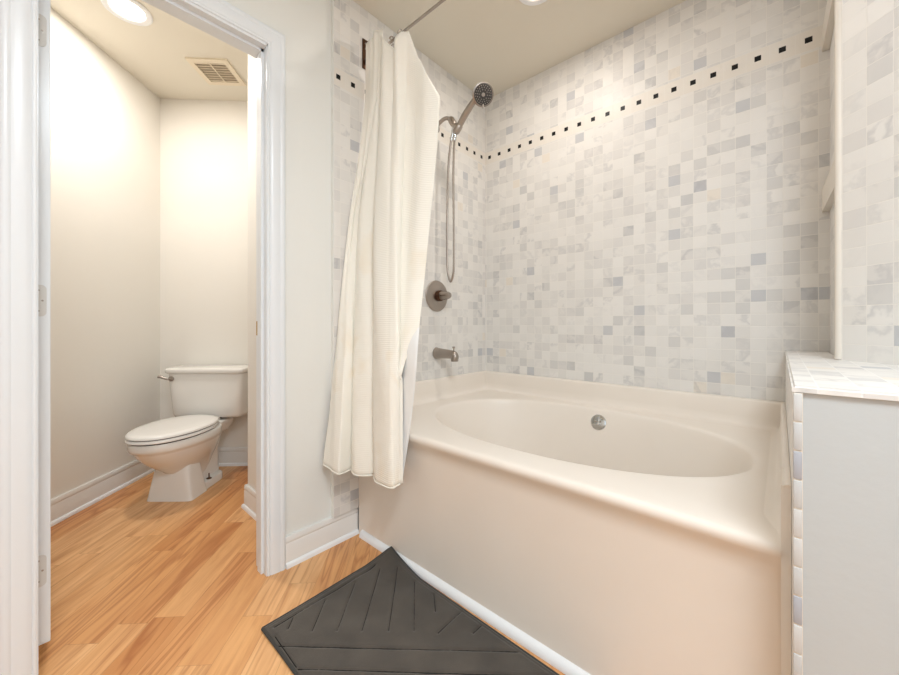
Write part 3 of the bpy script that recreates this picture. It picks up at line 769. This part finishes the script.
# tank
bm = NB()
loft(bm, [oval(0.195, 0.045, 0.185, 0.398, 7), oval(0.212, 0.035, 0.205, 0.405, 7), oval(0.219, 0.030, 0.212, 0.425, 8), oval(0.232, 0.028, 0.219, 0.60, 9), oval(0.238, 0.026, 0.222, 0.700, 9)])
obj('tank', bm, M_porcelain, toi, angle=60)
bm = NB()
loft(bm, [oval(0.242, 0.020, 0.228, 0.698, 10), oval(0.252, 0.014, 0.236, 0.706, 10), oval(0.253, 0.014, 0.237, 0.722, 10), oval(0.250, 0.018, 0.234, 0.731, 10), oval(0.240, 0.03, 0.222, 0.735, 8)])
obj('tank_lid', bm, M_porcelain, toi, angle=60)
bm = NB(); loft(bm, [oval(0.06, 0.07, 0.16, 0.378, 3), oval(0.06, 0.07, 0.16, 0.400, 3)]); obj('tank_gasket', bm, M_black, toi)
# local +x is the photo's left or right; lever goes on the photo's left
sgn = 1 if (toi.rotation_euler.to_matrix() @ Vector((1, 0, 0))).xy.dot(R1) < 0 else -1
bm = NB(); lathe(bm, [(0.017, 0), (0.017, 0.005), (0.009, 0.009), (0.008, 0.02), (0.001, 0.021)], (sgn*0.205, 0.220, 0.665), (0, 1, 0), 20)
tube(bm, smooth_path([(sgn*0.205, 0.240, 0.665), (sgn*0.215, 0.247, 0.668), (sgn*0.245, 0.252, 0.680), (sgn*0.262, 0.254, 0.684)], 6), [0.006+0.004*i/18 for i in range(19)], 12)
fl = obj('flush_lever', bm, M_nickel, toi); fl['label'] = 'nickel flush lever'
# seat and lid
bm = NB()
loft(bm, [oval(0.176, 0.245, 0.712, 0.390, 2.15, 0.08), oval(0.184, 0.238, 0.720, 0.394, 2.15, 0.08), oval(0.184, 0.238, 0.720, 0.404, 2.15, 0.08), oval(0.178, 0.243, 0.714, 0.409, 2.15, 0.08)])
obj('seat', bm, M_plastic, toi, angle=60)
bm = NB(); loft(bm, [oval(0.172, 0.25, 0.706, 0.384, 2.15, 0.08), oval(0.172, 0.25, 0.706, 0.391, 2.15, 0.08)]); loft(bm, [oval(0.174, 0.246, 0.710, 0.408, 2.15, 0.08), oval(0.174, 0.246, 0.710, 0.414, 2.15, 0.08)])
obj('bumper_gap', bm, M_black, toi)
bm = NB()
loft(bm, [oval(0.177, 0.236, 0.714, 0.4125, 2.15, 0.08), oval(0.183, 0.230, 0.720, 0.4155, 2.15, 0.08), oval(0.182, 0.231, 0.719, 0.424, 2.15, 0.08), oval(0.174, 0.238, 0.710, 0.431, 2.15, 0.08),
          oval(0.150, 0.26, 0.68, 0.434, 2.15, 0.08), oval(0.08, 0.34, 0.60, 0.436, 2.15, 0.08)])
obj('seat_lid', bm, M_plastic, toi, angle=60)
bm = NB()
for s in (-1, 1):
    bm = NB(); tube(bm, [(s*0.055, 0.238, 0.405), (s*0.105, 0.238, 0.405)], 0.012, 14); obj('seat_hinge', bm, M_plastic, toi)

# ------------------------------------------------------------ exhaust vent
vx, vy = -1.1116, -1.268
ve = empty('ceiling_vent', (vx, vy, HT), math.atan2(R1.y, R1.x)); tag(ve, 'square cream slatted exhaust vent on the toilet room ceiling', 'vent')
bm = NB(); s0, s1 = 0.118, 0.088
for a in ((-s0, s0, -s0, -s1), (-s0, s0, s1, s0), (-s0, -s1, -s1, s1), (s1, s0, -s1, s1)): box(bm, a[0], a[1], a[2], a[3], -0.010, 0.0)
obj('frame', bm, M_grille, ve, smooth=False)
bm = NB(); box(bm, -s1, s1, -s1, s1, -0.001, 0.0); obj('duct_opening', bm, M_dark, ve, smooth=False)
bm = NB()
for k in range(8):
    y = -s1+0.011+k*0.0222
    loft(bm, [[(x, y-0.009, -0.0105), (x, y+0.003, -0.0055), (x, y+0.0045, -0.0065), (x, y-0.0075, -0.0115)] for x in (-s1, s1)])
box(bm, -0.003, 0.003, -s1, s1, -0.0105, -0.006)
obj('slats', bm, M_grille, ve, smooth=False)

# ------------------------------------------------------------ recessed lamps
def lamp(x, y, z, r0, r1, lens, label, power, color, group=None):
    t = empty('recessed_light', (x, y, z)); tag(t, label, 'ceiling light')
    bm = NB(); prof = [(r0, 0.0), (r0+0.001, -0.004), (r0-0.006, -0.008), (r1+0.004, -0.006), (r1, -0.002), (r1, 0.0)]
    rg = [[(r*math.cos(a), r*math.sin(a), h_) for a in (2*PI*k/48 for k in range(48))] for r, h_ in prof]; loft(bm, rg, True, False)
    obj('trim_ring', bm, M_shoe, t)
    bm = NB(); lathe(bm, [(r1, 0.0), (r1*0.9, 0.002), (0.001, 0.003)], (0, 0, -0.001), (0, 0, -1), 40); obj('lens', bm, lens, t)
    area('recessed_light_glow', (x, y, z-0.012), (x, y, 0), r1*1.7, 0, power, color, 'DISK')
lamp(-0.930, -1.712, HT, 0.098, 0.068, M_lamp, 'lit round ceiling light in the toilet room', 12, (1.0, 0.95, 0.90))
lamp(0.664, -0.520, H, 0.085, 0.058, M_lamp2, 'round ceiling light above the bathtub', 5, (1.0, 0.94, 0.88))
t = empty('added_ceiling_fill', (2.0, -2.1, H)); tag(t, 'added square ceiling fill panel over the bathroom, out of view', 'ceiling light')  # panel added out of view to lift the overall brightness
bm = NB(); box(bm, -0.32, 0.32, -0.32, 0.32, -0.03, 0.0); obj('frame', bm, M_trim, t, smooth=False)
bm = NB(); box(bm, -0.30, 0.30, -0.30, 0.30, -0.034, -0.029); obj('diffuser', bm, M_lamp2, t, smooth=False)
area('added_ceiling_fill_glow', (2.0, -2.1, H-0.04), (2.0, -2.1, 0), 0.58, 0.58, 38, (0.79, 0.90, 1.0))

# ------------------------------------------------------------ bath mat
MX0, MX1, MY0, MY1, MT = 0.236, 1.13, -1.532, -1.030, 0.011
mt = empty('bath_mat', (0, 0, 0)); tag(mt, 'charcoal grey bath mat with stitched chevron lines on the wood floor', 'bath mat')
def mat_plan(u, v):  # u along x 0..1, v across 0..1 (1 = tub side)
    x = MX0+(MX1-MX0)*u; y = MY0+(MY1-MY0)*v
    x += -0.006*math.sin(PI*v)*(1-u)+0.004*math.sin(5*v)
    y += 0.008*math.sin(3.5*u+1)*(1-v)-0.012*v*u+0.004*v*(1-u)
    # corner next to the wall curls onto the moulding
    c = max(0.0, 1-((x-MX0)/0.22))*max(0.0, 1-((MY1-y)/0.10))
    c = c**1.3
    return x+0.022*c, y+0.012*c, 0.036*c
lines = []
rdir = Vector((0.76, 0.65)).normalized()
def inside(p): return MX0+0.016 < p[0] < MX1-0.016 and MY0+0.016 < p[1] < MY1-0.016
for (a, b) in [((0.268, -1.440), (0.302, -1.473)), ((0.278, -1.330), (0.367, -1.425)), ((0.281, -1.208), (0.426, -1.372)), ((0.295, -1.104), (0.485, -1.319)),
               ((0.345, -1.055), (0.548, -1.262)), ((0.445, -1.055), (0.609, -1.208)), ((0.545, -1.052), (0.604, -1.105)), ((0.67, -1.052), (0.671, -1.163)), ((0.756, -1.05), (0.754, -1.089)),
               ((0.343, -1.520), (0.895, -1.052)), ((0.459, -1.516), (1.010, -1.052)), ((0.575, -1.516), (1.10, -1.075)), ((0.69, -1.516), (1.10, -1.172)),
               ((0.80, -1.516), (1.10, -1.265)), ((0.262, -1.500), (0.262, -1.10)), ((0.30, -1.512), (0.45, -1.516))]:
    lines.append((Vector(a), Vector(b)))
def seg_d(p, a, b):
    ab = b-a; t = max(0, min(1, (p-a).dot(ab)/ab.length_squared)); return (p-(a+ab*t)).length
bm = NB(); NU, NV = 260, 150; top = []
for i in range(NU+1):
    row = []
    for j in range(NV+1):
        u, v = i/NU, j/NV; x, y, dz = mat_plan(u, v); p = Vector((x, y))
        d = min(seg_d(p, a, b) for a, b in lines)
        g = 0.0035*math.exp(-(d/0.004)**2)
        e = min(min(u, 1-u)*(MX1-MX0), min(v, 1-v)*(MY1-MY0))
        edge = MT if e > 0.012 else MT*(0.45+0.55*math.sqrt(max(0, 1-(1-e/0.012)**2)))
        if 0.010 < e < 0.014: edge -= 0.0015
        row.append(bm.verts.new((x, y, dz+edge-g+0.0008*math.sin(40*x)*math.sin(33*y))))
    top.append(row)
for i in range(NU):
    for j in range(NV): bm.faces.new((top[i][j], top[i+1][j], top[i+1][j+1], top[i][j+1]))
rim = [top[i][0] for i in range(NU+1)]+[top[NU][j] for j in range(1, NV+1)]+[top[i][NV] for i in range(NU-1, -1, -1)]+[top[0][j] for j in range(NV-1, 0, -1)]
low = [bm.verts.new((v.co.x, v.co.y, max(0.0008, v.co.z-MT*0.45))) for v in rim]; n = len(rim)
for i in range(n): bm.faces.new((rim[i], rim[(i+1) % n], low[(i+1) % n], low[i]))
obj('mat_pad', bm, M_mat, mt, angle=60)
bm = NB(); cx_ = [(0, 0), (1, 0), (1, 1), (0, 1)]; pts = []
for k in range(4):
    a, b = cx_[k], cx_[(k+1) % 4]
    for q_ in range(40):
        t = q_/40; x, y, dz = mat_plan(a[0]+(b[0]-a[0])*t, a[1]+(b[1]-a[1])*t); pts.append((x, y, dz+0.0055))
pts.append(pts[0]); tube(bm, pts, 0.0050, 8, False); obj('edge_binding', bm, M_matedge, mt)
bm = NB()
def uv_of(p): return (p.x-MX0)/(MX1-MX0), (p.y-MY0)/(MY1-MY0)
for a, b in lines:
    n_ = max(3, int((b-a).length/0.01)); P_ = []
    for k in range(n_+1):
        p = a+(b-a)*k/n_; u, v = uv_of(p); x, y, dz = mat_plan(u, v); P_.append((p.x, p.y, dz+MT-0.0040+0.0006*(k % 2)))
    tube(bm, P_, 0.0016, 6)
obj('stitching', bm, M_thread, mt)
